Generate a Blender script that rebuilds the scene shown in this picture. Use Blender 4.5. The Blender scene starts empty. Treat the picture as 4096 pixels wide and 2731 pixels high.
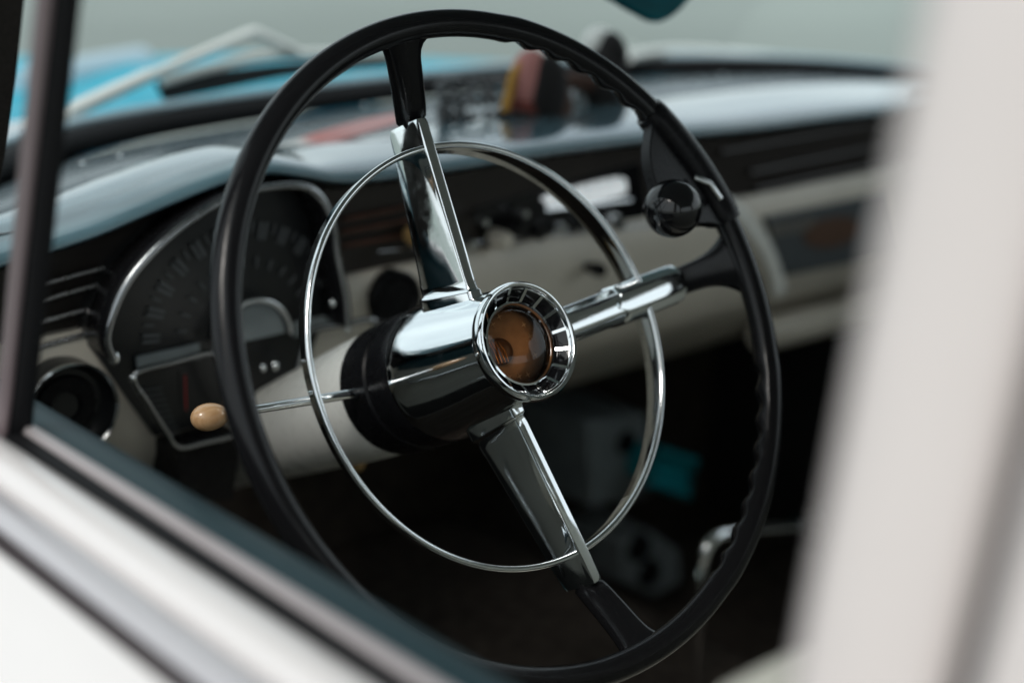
import bpy, bmesh, math, random
from mathutils import Vector, Matrix, noise
random.seed(7)
PI = math.pi
sc = bpy.context.scene
COL = sc.collection

# ------------------------------------------------------------------ camera
# Scene axes: X = car's right, Y = car's front, Z = up; origin = steering wheel centre, ground at Z = -1.0
AX = Vector((0.75524319, -0.65534191, 0.01160591))      # picture right
AY = Vector((-0.19299114, -0.23926321, -0.9515816))     # picture down
AZ = Vector((0.62638817, 0.71643569, -0.30717709))      # view direction
CAM = Vector((-0.56367797, -0.62434362, 0.2694775))
FPX = 5689.0
cd = bpy.data.cameras.new('camera')
cam = bpy.data.objects.new('camera', cd); COL.objects.link(cam)
m = Matrix((AX, -AY, -AZ)).transposed().to_4x4(); m.translation = CAM
cam.matrix_world = m
cd.sensor_width = 36.0; cd.lens = 50.0
cd.clip_start = 0.02; cd.clip_end = 2000
cd.dof.use_dof = True; cd.dof.focus_distance = 0.885; cd.dof.aperture_fstop = 2.4
sc.camera = cam
GROUND = -1.0

# ------------------------------------------------------------------ world, sun, exposure
SUN_EL, SUN_AZ = math.radians(50), math.radians(245)     # azimuth measured clockwise from +Y
w = bpy.data.worlds.new('World'); sc.world = w; w.use_nodes = True
nt = w.node_tree; nt.nodes.clear()
sky = nt.nodes.new('ShaderNodeTexSky'); sky.sky_type = 'NISHITA'; sky.sun_disc = False
sky.sun_elevation = SUN_EL; sky.sun_rotation = SUN_AZ
sky.air_density = 1.0; sky.dust_density = 4.0; sky.ozone_density = 1.0
tc = nt.nodes.new('ShaderNodeTexCoord')
cn = nt.nodes.new('ShaderNodeTexNoise'); cn.inputs['Scale'].default_value = 2.2; cn.inputs['Detail'].default_value = 6; cn.inputs['Roughness'].default_value = .55
cr = nt.nodes.new('ShaderNodeValToRGB'); cr.color_ramp.elements[0].position = .30; cr.color_ramp.elements[1].position = .62
cr.color_ramp.elements[0].color = (.45, .45, .45, 1); cr.color_ramp.elements[1].color = (.95, .95, .95, 1)
mx = nt.nodes.new('ShaderNodeMix'); mx.data_type = 'RGBA'
cloud = nt.nodes.new('ShaderNodeRGB'); cloud.outputs[0].default_value = (9.0, 10.0, 10.35, 1)
bg = nt.nodes.new('ShaderNodeBackground'); bg.inputs['Strength'].default_value = 0.105
ow = nt.nodes.new('ShaderNodeOutputWorld')
L = nt.links.new
L(tc.outputs['Generated'], cn.inputs['Vector']); L(cn.outputs['Fac'], cr.inputs['Fac'])
L(cr.outputs['Color'], mx.inputs['Factor']); L(sky.outputs['Color'], mx.inputs['A']); L(cloud.outputs[0], mx.inputs['B'])
L(mx.outputs['Result'], bg.inputs['Color']); L(bg.outputs[0], ow.inputs['Surface'])

sd = bpy.data.lights.new('sun', 'SUN'); sd.energy = 1.1; sd.angle = math.radians(18); sd.color = (1, .96, .91)
sun = bpy.data.objects.new('sun', sd); COL.objects.link(sun)
sdir = Vector((math.sin(SUN_AZ)*math.cos(SUN_EL), math.cos(SUN_AZ)*math.cos(SUN_EL), math.sin(SUN_EL)))
sun.rotation_euler = sdir.to_track_quat('Z', 'Y').to_euler()
sc.view_settings.view_transform = 'Standard'; sc.view_settings.look = 'None'
sc.view_settings.exposure = 0.15; sc.view_settings.gamma = 1.0; sc.view_settings.use_curve_mapping = False
sc.render.engine = 'CYCLES'
sc.cycles.use_denoising = True
sc.cycles.max_bounces = 10; sc.cycles.glossy_bounces = 6; sc.cycles.transparent_max_bounces = 12
sc.cycles.caustics_reflective = False; sc.cycles.caustics_refractive = False
sc.cycles.sample_clamp_indirect = 6.0

# ------------------------------------------------------------------ helpers
def ray(px, py):
    d = AX*((px-2048)/FPX) + AY*((py-1365.5)/FPX) + AZ
    return d.normalized()
def at(px, py, ax, val):
    """Where the line of sight through a photo pixel meets the plane  axis = val."""
    d = ray(px, py); return CAM + d*((val-CAM[ax])/d[ax])

AW = Vector((0, -0.89100652, 0.4539905))       # steering axis, towards the driver
XW = Vector((1, 0, 0)); YW = Vector((0, 0.4539905, 0.89100652))
def wheel(u, v, w_): return XW*u + YW*v + AW*w_
def polar(r, deg, w_): return wheel(r*math.cos(math.radians(deg)), r*math.sin(math.radians(deg)), w_)

def empty(name, loc, label, cat, group=None):
    o = bpy.data.objects.new(name, None); COL.objects.link(o)
    o.location = loc; o.empty_display_size = .02
    o['label'] = label; o['category'] = cat
    if group: o['group'] = group
    return o
def wloc(o):
    v = Vector((0, 0, 0))
    while o is not None: v += o.location; o = o.parent
    return v
def obj(name, bm, mat, parent=None, smooth=True, auto=40, loc=None, bevel=0, subd=0):
    """Link a bmesh built in scene coordinates as one mesh object under its parent."""
    bmesh.ops.recalc_face_normals(bm, faces=bm.faces[:])
    base = wloc(parent) if parent else Vector((0, 0, 0))
    org = Vector(loc) if loc is not None else base
    bmesh.ops.translate(bm, verts=bm.verts[:], vec=-org)
    if smooth:
        for f in bm.faces: f.smooth = True
        ca = math.radians(auto)
        for e in bm.edges:
            if len(e.link_faces) == 2 and e.calc_face_angle(0) > ca: e.smooth = False
    me = bpy.data.meshes.new(name); bm.to_mesh(me); bm.free()
    for mm in (mat if isinstance(mat, (list, tuple)) else [mat]): me.materials.append(mm)
    o = bpy.data.objects.new(name, me); COL.objects.link(o)
    o.location = org - base
    if parent: o.parent = parent
    if bevel:
        b = o.modifiers.new('bevel', 'BEVEL'); b.width = bevel; b.segments = 3; b.limit_method = 'ANGLE'; b.angle_limit = math.radians(50)
        b.harden_normals = False
    if subd:
        s = o.modifiers.new('subd', 'SUBSURF'); s.levels = subd; s.render_levels = subd
    return o
def tag(o, label, cat=None, group=None, kind=None):
    if label: o['label'] = label
    if cat: o['category'] = cat
    if group: o['group'] = group
    if kind: o['kind'] = kind
    return o
def add_loft(bm, loops, close=True, caps=True, ring=False):
    vs = [[bm.verts.new(p) for p in l] for l in loops]
    n = len(vs[0]); k = len(vs)
    for i in range(k if ring else k-1):
        a, b = vs[i], vs[(i+1) % k]
        for j in range(n if close else n-1):
            bm.faces.new((a[j], a[(j+1) % n], b[(j+1) % n], b[j]))
    if caps and close and not ring:
        bm.faces.new(vs[0]); bm.faces.new(vs[-1])
    return vs
def loft(loops, **k):
    bm = bmesh.new(); add_loft(bm, loops, **k); return bm
def catmull(pts, n=8, closed=False):
    P = [Vector(p) for p in pts]; out = []; N = len(P)
    for i in range(N if closed else N-1):
        if closed: p0, p1, p2, p3 = P[i-1], P[i], P[(i+1) % N], P[(i+2) % N]
        else: p0, p1, p2, p3 = P[max(i-1, 0)], P[i], P[i+1], P[min(i+2, N-1)]
        for j in range(n):
            t = j/n
            out.append(.5*((2*p1)+(p2-p0)*t+(2*p0-5*p1+4*p2-p3)*t*t+(3*p1-p0-3*p2+p3)*t**3))
    if not closed: out.append(P[-1].copy())
    return out
def add_tube(bm, pts, r, n=12, closed=False, flat=1.0, up=None, caps=True):
    P = [Vector(p) for p in pts]; N = len(P); loops = []; u = None
    for i, p in enumerate(P):
        if closed: t = (P[(i+1) % N]-P[i-1]).normalized()
        else: t = (P[min(i+1, N-1)]-P[max(i-1, 0)]).normalized()
        if up is not None: u = (Vector(up)-t*t.dot(Vector(up))).normalized()
        elif u is None:
            h = Vector((0, 0, 1)) if abs(t.z) < .9 else Vector((1, 0, 0)); u = (h-t*t.dot(h)).normalized()
        else: u = (u-t*t.dot(u)).normalized()
        v = t.cross(u); rr = r[i] if isinstance(r, (list, tuple)) else r
        loops.append([p+u*rr*math.cos(2*PI*k/n)*flat+v*rr*math.sin(2*PI*k/n) for k in range(n)])
    add_loft(bm, loops, ring=closed, caps=caps)
def tube(pts, r, **k):
    bm = bmesh.new(); add_tube(bm, pts, r, **k); return bm
def lathe(profile, frame, n=96, closed_profile=False, caps=False):
    """profile: (radius, along-axis) pairs; frame(u, v, w) -> scene point."""
    bm = bmesh.new()
    loops = [[frame(r*math.cos(2*PI*k/n), r*math.sin(2*PI*k/n), w_) for k in range(n)] for r, w_ in profile]
    if closed_profile: loops.append(loops[0])
    vs = add_loft(bm, loops, caps=False)
    if caps:
        bm.faces.new(vs[0]); bm.faces.new(vs[-1])
    if closed_profile: bmesh.ops.remove_doubles(bm, verts=bm.verts[:], dist=1e-7)
    return bm
def frame_at(c, axis, up=(0, 0, 1)):
    a = Vector(axis).normalized(); u = Vector(up); u = (u-a*a.dot(u)).normalized(); v = a.cross(u); c = Vector(c)
    return lambda x, y, z: c+v*x+u*y+a*z
def box(x0, x1, y0, y1, z0, z1, bm=None, rot=None):
    bm = bm or bmesh.new()
    P = [Vector((x, y, z)) for x in (x0, x1) for y in (y0, y1) for z in (z0, z1)]
    if rot:
        c = Vector(((x0+x1)/2, (y0+y1)/2, (z0+z1)/2)); P = [c+rot @ (p-c) for p in P]
    v = [bm.verts.new(p) for p in P]
    for f in ((0, 1, 3, 2), (4, 6, 7, 5), (0, 4, 5, 1), (2, 3, 7, 6), (0, 2, 6, 4), (1, 5, 7, 3)):
        bm.faces.new([v[i] for i in f])
    return bm
def prism(poly, thick_vec, bm=None):
    """poly: closed list of points; thick_vec: extrusion."""
    bm = bm or bmesh.new(); t = Vector(thick_vec)
    a = [bm.verts.new(Vector(p)) for p in poly]; b = [bm.verts.new(Vector(p)+t) for p in poly]
    n = len(a)
    for i in range(n): bm.faces.new((a[i], a[(i+1) % n], b[(i+1) % n], b[i]))
    bm.faces.new(a); bm.faces.new(b)
    return bm
def ellipsoid(c, rx, ry, rz, frame=None, seg=32, rings=20, bm=None, warp=None):
    bm = bm or bmesh.new(); start = len(bm.verts)
    r = bmesh.ops.create_uvsphere(bm, u_segments=seg, v_segments=rings, radius=1)
    for v in r['verts']:
        p = v.co.copy()
        if warp: p = warp(p)
        q = Vector((p.x*rx, p.y*ry, p.z*rz))
        v.co = frame(*q) if frame else Vector(c)+q
    return bm
def interp(tab, x):
    if x <= tab[0][0]: return tab[0][1]
    for (a, b), (c, d) in zip(tab, tab[1:]):
        if x <= c:
            t = (x-a)/(c-a); return b+(d-b)*t
    return tab[-1][1]
def sinterp(tab, x):
    """smooth (monotone cosine-eased catmull) interpolation"""
    if x <= tab[0][0]: return tab[0][1]
    if x >= tab[-1][0]: return tab[-1][1]
    for i in range(len(tab)-1):
        a, b = tab[i]; c, d = tab[i+1]
        if x <= c:
            t = (x-a)/(c-a)
            m0 = (tab[i+1][1]-tab[i-1][1])/(tab[i+1][0]-tab[i-1][0]) if i > 0 else (d-b)/(c-a)
            m1 = (tab[i+2][1]-b)/(tab[i+2][0]-a) if i+2 < len(tab) else (d-b)/(c-a)
            h = c-a
            return (2*t**3-3*t*t+1)*b+(t**3-2*t*t+t)*h*m0+(-2*t**3+3*t*t)*d+(t**3-t*t)*h*m1

# ------------------------------------------------------------------ materials
def mat(name, col, rough=.5, metal=0., spec=.5, coat=0., coat_r=.05, var=0., vscale=40., bump=0., bscale=300., rvar=0., stretch=None, col2=None):
    mt = bpy.data.materials.new(name); mt.use_nodes = True
    n = mt.node_tree.nodes; b = n['Principled BSDF']; l = mt.node_tree.links.new
    b.inputs['Base Color'].default_value = (*col, 1); b.inputs['Roughness'].default_value = rough
    b.inputs['Metallic'].default_value = metal; b.inputs['Specular IOR Level'].default_value = spec
    b.inputs['Coat Weight'].default_value = coat; b.inputs['Coat Roughness'].default_value = coat_r
    t = n.new('ShaderNodeTexCoord'); src = t.outputs['Object']
    if stretch:
        mp = n.new('ShaderNodeMapping'); mp.inputs['Scale'].default_value = stretch; l(src, mp.inputs['Vector']); src = mp.outputs['Vector']
    if var or col2:
        ns = n.new('ShaderNodeTexNoise'); ns.inputs['Scale'].default_value = vscale; ns.inputs['Detail'].default_value = 5; l(src, ns.inputs['Vector'])
        rp = n.new('ShaderNodeValToRGB'); rp.color_ramp.elements[0].position = .35; rp.color_ramp.elements[1].position = .68
        c2 = col2 or tuple(c*(1-var) for c in col)
        rp.color_ramp.elements[0].color = (*c2, 1); rp.color_ramp.elements[1].color = (*col, 1)
        l(ns.outputs['Fac'], rp.inputs['Fac']); l(rp.outputs['Color'], b.inputs['Base Color'])
    if rvar:
        n2 = n.new('ShaderNodeTexNoise'); n2.inputs['Scale'].default_value = vscale*2.3; n2.inputs['Detail'].default_value = 6; l(src, n2.inputs['Vector'])
        mr = n.new('ShaderNodeMapRange'); mr.inputs['From Min'].default_value = .35; mr.inputs['From Max'].default_value = .75
        mr.inputs['To Min'].default_value = rough; mr.inputs['To Max'].default_value = rough+rvar
        l(n2.outputs['Fac'], mr.inputs['Value']); l(mr.outputs['Result'], b.inputs['Roughness'])
    if bump:
        n3 = n.new('ShaderNodeTexNoise'); n3.inputs['Scale'].default_value = bscale; n3.inputs['Detail'].default_value = 3; l(src, n3.inputs['Vector'])
        bp = n.new('ShaderNodeBump'); bp.inputs['Strength'].default_value = bump; bp.inputs['Distance'].default_value = .001
        l(n3.outputs['Fac'], bp.inputs['Height']); l(bp.outputs['Normal'], b.inputs['Normal'])
    return mt
CHROME = mat('chrome', (.88, .91, .92), .03, 1, rvar=.10, vscale=60, bump=.04, bscale=75)
CHROME_OLD = mat('worn_chrome', (.70, .72, .73), .10, 1, rvar=.18, vscale=60, bump=.03, bscale=120)
DULLCHROME = mat('dull_chrome', (.34, .35, .36), .16, 1, rvar=.15, vscale=60)
BAKELITE = mat('black_bakelite', (.008, .008, .009), .13, spec=.24, rvar=.12, vscale=110, bump=.03, bscale=220)
BLACK_GLOSS = mat('black_gloss_plastic', (.007, .007, .008), .05, spec=.5, rvar=.06)
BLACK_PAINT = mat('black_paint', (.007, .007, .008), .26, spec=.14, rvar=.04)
RUBBER = mat('black_rubber', (.010, .010, .011), .6, spec=.15, bump=.1)
DARK_INSERT = mat('dark_brown_dash_insert', (.026, .021, .018), .38, spec=.5, var=.35, vscale=25, stretch=(1, 1, 8))
IVORY = mat('ivory_paint', (.66, .61, .52), .28, spec=.5, var=.10, vscale=14, rvar=.12)
SEAM = mat('dark_brown_seam', (.055, .040, .042), .6)
SHROUD = mat('ivory_column_paint', (.80, .80, .75), .25, spec=.5, var=.03, vscale=22, rvar=.12)
WHITE = mat('white_car_paint', (.79, .75, .73), .18, spec=.5, coat=.4, var=.04, vscale=5, rvar=.08)
TURQ = mat('turquoise_car_paint', (.0, .35, .49), .30, spec=.10, coat=0, col2=(.01, .40, .53), vscale=5, rvar=.30, stretch=(3, 1, 1))
DASHTOP = mat('pale_blue_grey_dash_paint', (.145, .25, .295), .08, spec=.6, coat=1., var=.5, vscale=6, rvar=.16, stretch=(.5, 7, 7))  # stretched colour streaks stand in for streaky reflections
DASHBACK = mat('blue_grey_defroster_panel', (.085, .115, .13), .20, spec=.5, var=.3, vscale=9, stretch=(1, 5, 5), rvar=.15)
TEAL_VINYL = mat('teal_door_vinyl', (.011, .034, .042), .45, spec=.25, bump=.15, bscale=500)
DARKTRIM = mat('dark_grey_trim', (.030, .030, .030), .6, spec=.3, bump=.15, bscale=400)
DOORCARD = mat('grey_ivory_door_card', (.36, .36, .33), .45, spec=.4, bump=.15, bscale=300, var=.25, vscale=12)
PINKGREY = mat('grey_garnish_paint', (.40, .36, .36), .32, spec=.5)
STEEL = mat('satin_moulding', (.72, .71, .72), .24, 1, rvar=.12)
MOULD = mat('pale_moulding_paint', (.50, .485, .50), .16, spec=.6, coat=.5)
MOULD2 = mat('dull_pink_grey_moulding', (.17, .13, .135), .35, .3)
FRAMEWHITE = mat('white_paint_warm_cast', (.80, .715, .69), .22, spec=.5, coat=.3, var=.05, vscale=9, rvar=.1)  # the white car paint again, with a warm light cast put into the colour
PALE = mat('pale_dull_metal', (.80, .82, .79), .3, spec=.5)
PALEBLUE = mat('pale_blue_paint', (.42, .55, .62), .3)
WOVEN = mat('dark_woven_trim', (.030, .026, .022), .8, spec=.2, bump=.9, bscale=900, col2=(.012, .010, .009), vscale=700)
CARPET = mat('dark_carpet', (.080, .066, .056), .95, spec=.1, bump=.4, bscale=400, var=.5, vscale=60)
CREAM_VINYL = mat('cream_vinyl', (.62, .60, .52), .38, spec=.4, bump=.12, bscale=350, var=.06)
HEADLINER = mat('headliner', (.34, .33, .31), .9, spec=.1, bump=.2)
WOODKNOB = mat('cream_knob_plastic', (.62, .40, .22), .22, spec=.5, coat=.4, var=.12, vscale=90, col2=(.50, .29, .14), stretch=(1, 6, 1))
TAN = mat('tan_plastic', (.42, .27, .11), .3)
DIAL = mat('black_dial', (.012, .013, .014), .3, spec=.5)
DIALMARK = mat('grey_dial_marks', (.10, .108, .112), .5)
GREYPAINT = mat('grey_metal_paint', (.26, .30, .31), .45, var=.25, vscale=30)
TEALTIN = mat('teal_tin_paint', (.008, .32, .38), .35, var=.2, vscale=40)
TEALCARD = mat('teal_ornament_plastic', (.0, .15, .19), .5, spec=.12, var=.55, vscale=18)
PINK = mat('pink_felt', (.46, .19, .17), .8)
DARKRED = mat('dark_red_felt', (.16, .035, .025), .8)
YELLOW = mat('yellow_trim', (.50, .25, .03), .6)
BROWN = mat('brown_felt', (.075, .028, .014), .8, var=.4, vscale=80)
DARKFELT = mat('dark_felt', (.012, .010, .010), .9)
WHITEFELT = mat('white_cap', (.80, .80, .76), .45)
REDPLASTIC = mat('red_lens', (.30, .01, .01), .3)

def glass_mat(name, tint, refl=1.0):
    mt = bpy.data.materials.new(name); mt.use_nodes = True; n = mt.node_tree.nodes; n.clear(); l = mt.node_tree.links.new
    o = n.new('ShaderNodeOutputMaterial'); mi = n.new('ShaderNodeMixShader'); tr = n.new('ShaderNodeBsdfTransparent'); gl = n.new('ShaderNodeBsdfGlossy')
    fr = n.new('ShaderNodeFresnel'); fr.inputs['IOR'].default_value = 1.45
    tr.inputs['Color'].default_value = (*tint, 1); gl.inputs['Roughness'].default_value = .01
    mu = n.new('ShaderNodeMath'); mu.operation = 'MULTIPLY'; mu.inputs[1].default_value = refl
    l(fr.outputs[0], mu.inputs[0]); l(mu.outputs[0], mi.inputs['Fac']); l(tr.outputs[0], mi.inputs[1]); l(gl.outputs[0], mi.inputs[2]); l(mi.outputs[0], o.inputs['Surface'])
    return mt
GLOW = bpy.data.materials.new('glowing_reflection'); GLOW.use_nodes = True  # emission stands in for outside light reflected in the radio bar
_b = GLOW.node_tree.nodes['Principled BSDF']; _b.inputs['Base Color'].default_value = (.7, .72, .72, 1)
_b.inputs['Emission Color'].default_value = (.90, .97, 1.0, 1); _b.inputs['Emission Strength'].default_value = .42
GLASS = glass_mat('clear_glass', (.95, .98, .97), .12)
AMBER = glass_mat('amber_plastic', (.76, .58, .42), 1.0)

# ------------------------------------------------------------------ ground
gm = mat('pale_tarmac', (.30, .335, .31), .85, spec=.2, var=.20, vscale=.16, bump=.2, bscale=60)
bm = bmesh.new()
bmesh.ops.create_grid(bm, x_segments=2, y_segments=2, size=600)
bmesh.ops.translate(bm, verts=bm.verts[:], vec=(0, 0, GROUND))
tag(obj('ground', bm, gm, smooth=False), 'pale grey green tarmac seen through the windscreen', kind='structure')

# ------------------------------------------------------------------ car body (roof, pillars, bonnet, screen, floor)
body = empty('car_body', (.37, 0, GROUND), 'white and turquoise body of the old car around the steering wheel', 'car')
CX = .37
# windscreen base curve (X, Y), Z about .03
BASE = [(-.31, .20), (-.27, .36), (-.20, .485), (-.10, .59), (-.01, .66), (.14, .72), (.39, .765), (.60, .775), (.80, .755), (.94, .70), (1.04, .59), (1.07, .42), (1.08, .2)]
bc = catmull([(x, y, .03) for x, y in BASE], 6)
def glass_row(h):
    out = []
    for p in bc:
        back = .32*h**1.15
        s = 1-.10*h
        out.append(Vector((CX+(p.x-CX)*s, p.y*(1-.14*h)-back*min(1, max(0, (p.y-.1)/.5)), .03+.44*h)))
    return out
bm = bmesh.new()
rows = [glass_row(k/6) for k in range(7)]
add_loft(bm, rows, close=False, caps=False)
glass = obj('windscreen', bm, GLASS, body)
bm = tube([p+Vector((0, -.006, .000)) for p in bc[3:-5]], .0150, n=12, flat=.9)
obj('gasket', bm, RUBBER, glass)
bm = tube([p+Vector((0, .010, .0135)) for p in bc[3:-5]], .005, n=10)
obj('screen_trim', bm, PALEBLUE, glass)
# roof
bm = bmesh.new()
rt = []
for yy, zz in ((.40, .485), (.30, .515), (.05, .545), (-.4, .56), (-.9, .55), (-1.4, .50), (-1.6, .46)):
    rt.append([Vector((CX+.66*s, yy, zz-.05*abs(s)**3)) for s in [k/8-1 for k in range(17)]])
add_loft(bm, rt, close=False, caps=False)
o = obj('roof', bm, HEADLINER, body)
sm = o.modifiers.new('thick', 'SOLIDIFY'); sm.thickness = .03; sm.offset = 1
# floor, firewall, far side, rear
obj('floor', box(-.33, 1.07, -1.5, .75, -.68, -.66), CARPET, body, smooth=False)
obj('firewall', box(-.33, 1.07, .72, .74, -.66, .0), CARPET, body, smooth=False)
bm = box(.22, .52, -.35, .72, -.66, -.50)
obj('transmission_tunnel', bm, CARPET, body, bevel=.05)
bm = prism([(1.04, y, z) for y, z in ((.30, -.66), (.30, -.02), (-.55, -.02), (-.55, -.66))], (.03, 0, 0))
obj('passenger_door', bm, DARKTRIM, body, smooth=False, bevel=.008)
obj('kick_panel', box(1.02, 1.05, .26, .74, -.66, .0), DARKTRIM, body, smooth=False)
obj('kick_panel', box(-.31, -.28, .42, .74, -.66, .0), DARKTRIM, body, smooth=False)
obj('rear_side_panel', box(1.04, 1.08, -1.5, -.56, -.66, -.02), WHITE, body, smooth=False)
obj('rear_side_panel', box(-.35, -.31, -1.5, -.66, -.66, -.02), WHITE, body, smooth=False)
obj('rear_seat_back', box(-.28, 1.02, -1.45, -1.28, -.5, .0), CREAM_VINYL, body, bevel=.05)
obj('rear_bulkhead', box(-.33, 1.07, -1.52, -1.46, -.66, -.02), CARPET, body, smooth=False)
for sx in (-1, 1):
    q = [Vector((CX+sx*.68, -1.15, -.02)), Vector((CX+sx*.64, -1.1, .48)), Vector((CX+sx*.64, -1.5, .45)), Vector((CX+sx*.68, -1.5, -.02))]
    obj('rear_pillar', prism(q, (-.03*sx, 0, 0)), WHITE, body, smooth=False)
# far windscreen pillar and near windscreen pillar (woven trim)
def strip_pillar(path, wvec, dvec, name, mt):
    loops = []
    for p in path:
        p = Vector(p); W_ = Vector(wvec); D_ = Vector(dvec)
        loops.append([p, p+W_*.15+D_*.02, p+W_*.85+D_*.02, p+W_, p+W_+D_*.8, p+D_*.8])
    obj(name, loft(loops), mt, body, bevel=.004)
edge = [at(px+28, py, 0, -.25) for px, py in ((95, -150), (85, 0), (52, 300), (10, 600), (-60, 1000), (-120, 1300))]
top = edge[0]+(edge[0]-edge[2])*3.6
strip_pillar([top]+edge, (-.055, -.01, .0), (-.02, .06, .01), 'windscreen_pillar', WOVEN)
strip_pillar([(CX*2+.25+.0, p.y, p.z) for p in [top]+edge], (.055, -.01, 0), (.02, .06, .01), 'windscreen_pillar', WOVEN)
# body pillar behind the door
PX = -.30
def pil(px, py): return at(px, py, 0, PX)
e0, e1 = pil(3680, 0), pil(3180, 2570)
g0 = pil(4005, 1798); g1 = pil(3797, 2731)
du = (e0-e1).normalized()
gd = (g0-g1).normalized()
def along(p, d, z): return p+d*((z-p.z)/d.z)
def pillar_loft(prof, d, base, z0, z1):
    """prof: list of (dY, dX) from the base line, extruded along d between two heights"""
    return loft([[along(base, d, z)+Vector((dx, dy, 0)) for dy, dx in prof] for z in (z0, .05, .1, .15, .2, .25, .3, .4, z1)])
wid = abs((along(g0, gd, .15)-along(e1, du, .15)).y)
obj('door_pillar', pillar_loft([(-.006, .004), (-.009, -.002), (-.016, -.004), (-.12, -.006), (-.14, .03), (-.02, .06), (-.006, .05)], du, along(e1, du, .15)+Vector((0, -wid, 0)), -.1, .52), FRAMEWHITE, body, auto=60)
# bonnet: crowned sheet with turquoise paint from the screen forward
bm = bmesh.new(); rows = []
for k in range(23):
    yy = .60+1.25*k/22
    row = []
    for j in range(33):
        s = -1+2*j/32; x = CX+.80*s
        zc = .032-.070*((yy-.6)/1.25)**1.6
        z = zc-.05*abs(s)**2.4
        if abs(s) > .90: z -= .8*(abs(s)-.90)**1.2
        z += .012*math.exp(-((s)/.10)**2)
        ed = max(0, (yy-1.72)/.13); z -= .12*ed**2
        row.append(Vector((x, yy, z)))
    rows.append(row)
keep = []
add_loft(bm, rows, close=False, caps=False)
# cut away what would lie inside the cabin
geo = [f for f in bm.faces if f.calc_center_median().y < sinterp(BASE, min(max(f.calc_center_median().x, -.31), 1.08))+.012 and -.31 < f.calc_center_median().x < 1.07]
bmesh.ops.delete(bm, geom=geo, context='FACES')
o = obj('bonnet', bm, TURQ, body, auto=70)
sm = o.modifiers.new('thick', 'SOLIDIFY'); sm.thickness = .004; sm.offset = -1
# front end sides down to the ground so the bonnet has a body under it
obj('front_wing', box(CX-.80, CX-.70, .3, 1.76, -.75, -.18), TURQ, body, bevel=.03)
obj('front_wing', box(CX+.70, CX+.80, .3, 1.76, -.75, -.18), TURQ, body, bevel=.03)
obj('front_panel', box(CX-.80, CX+.80, 1.72, 1.82, -.75, -.20), TURQ, body, bevel=.03)
bm = prism([(CX-.62, .80, .012), (CX+.62, .80, .012), (CX+.62, .86, .010), (CX-.62, .86, .010)], (0, 0, .012))
obj('cowl_vent', bm, CHROME_OLD, body, smooth=False, bevel=.004)
# low raised wing crest on the near side
pts = [at(70, 330, 1, 1.15), at(330, 265, 1, 1.25), at(560, 225, 1, 1.35)]
obj('wing_crest', tube(catmull([p+Vector((0, 0, -.012)) for p in pts], 6), .026, n=16), PALEBLUE, body)

# ------------------------------------------------------------------ driver's door
door = empty('driver_door', (-.33, -.1, -.55), 'white driver door with its window open, close in front of the camera', 'car door')
D = ray(-3575, -615)
def sill_pt(py, z): return at(595, py, 2, z)
def run(p, lo=-.75, hi=.42): return [p+D*((y-p.y)/D.y) for y in (lo, -.4, -.2, 0, .2, hi)]
def swept(pts, name, mt, **k):
    L_ = [run(p) for p in pts]; n = len(L_[0])
    return obj(name, loft([[l[i] for l in L_] for i in range(n)]), mt, door, **k)
ti, tp, ps, sw, wg, gb, bs = [sill_pt(y, 0.0) for y in (1815, 2002, 2062, 2128, 2345, 2560, 2612)]
V = Vector
tw = tp-ti
swept([ti+V((.010, 0, -.030)), ti+V((.007, 0, -.014)), ti+tw*.22+V((.004, 0, -.0055)), ti+tw*.5+V((.002, 0, -.002)), ti+tw*.8+V((.0005, 0, -.001)), tp+V((.002, 0, -.002)), tp+V((0, 0, -.02)), tp+V((0, 0, -.06)), ti+V((.010, 0, -.06))], 'inner_capping', TEAL_VINYL, auto=70)
swept([ti+V((.0, 0, -.0605)), tp+V((0, 0, -.0605)), tp+V((0, 0, -.55)), ti+V((.02, 0, -.55)), ti+V((.018, 0, -.2))], 'inner_panel', DOORCARD, auto=50)
swept([tp+V((.001, 0, -.003)), tp+V((-.001, 0, .003)), ps+V((.002, 0, .004)), ps+V((0, 0, 0)), ps+V((0, 0, -.03)), tp+V((0, 0, -.03))], 'garnish_rail', PINKGREY, auto=50)
swept([ps+V((-.0003, 0, .0012)), sw+V((.0003, 0, .0012)), sw+V((.0003, 0, -.05)), ps+V((-.0003, 0, -.05))], 'window_seal', RUBBER)
swept([gb+V((.001, 0, -.0035)), bs+V((-.0025, 0, -.0015)), bs+V((-.0025, 0, -.02)), gb+V((.001, 0, -.02))], 'moulding_seam', SEAM)
swept([sw+V((0, 0, -.04)), sw+V((0, 0, -.002)), sw+V((-.003, 0, .002)), (sw+wg)/2+V((0, 0, .0045)), wg+V((.004, 0, .002)), wg+V((0, 0, -.002)), wg+V((.001, 0, -.04))], 'window_ledge', WHITE, auto=70)
swept([wg+V((-.0005, 0, -.004)), wg+V((-.004, 0, -.001)), (wg+gb)/2+V((0, 0, .001)), gb+V((.004, 0, -.002)), gb+V((0, 0, -.007)), gb+V((.002, 0, -.04)), wg+V((0, 0, -.04))], 'belt_moulding', MOULD, auto=70)
gr = gb+V((0, 0, -.014)); go = bs+V((0, 0, -.010))
swept([gr+V((.0, 0, 0)), go+V((.004, 0, -.003)), bs+V((-.0028, 0, -.003)), bs+V((-.006, 0, -.0005)), bs+V((-.03, 0, -.012)), bs+V((-.07, 0, -.06)), bs+V((-.10, 0, -.18)), bs+V((-.10, 0, -.55)), bs+V((-.08, 0, -.55)), bs+V((-.05, 0, -.10)), gr+V((0, 0, -.05))], 'outer_panel', WHITE, auto=60)
cy = lambda y: ti.x+D.x*(y-ti.y)/D.y  # unseen door card parts from here, added to vary the chrome reflections
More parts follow.
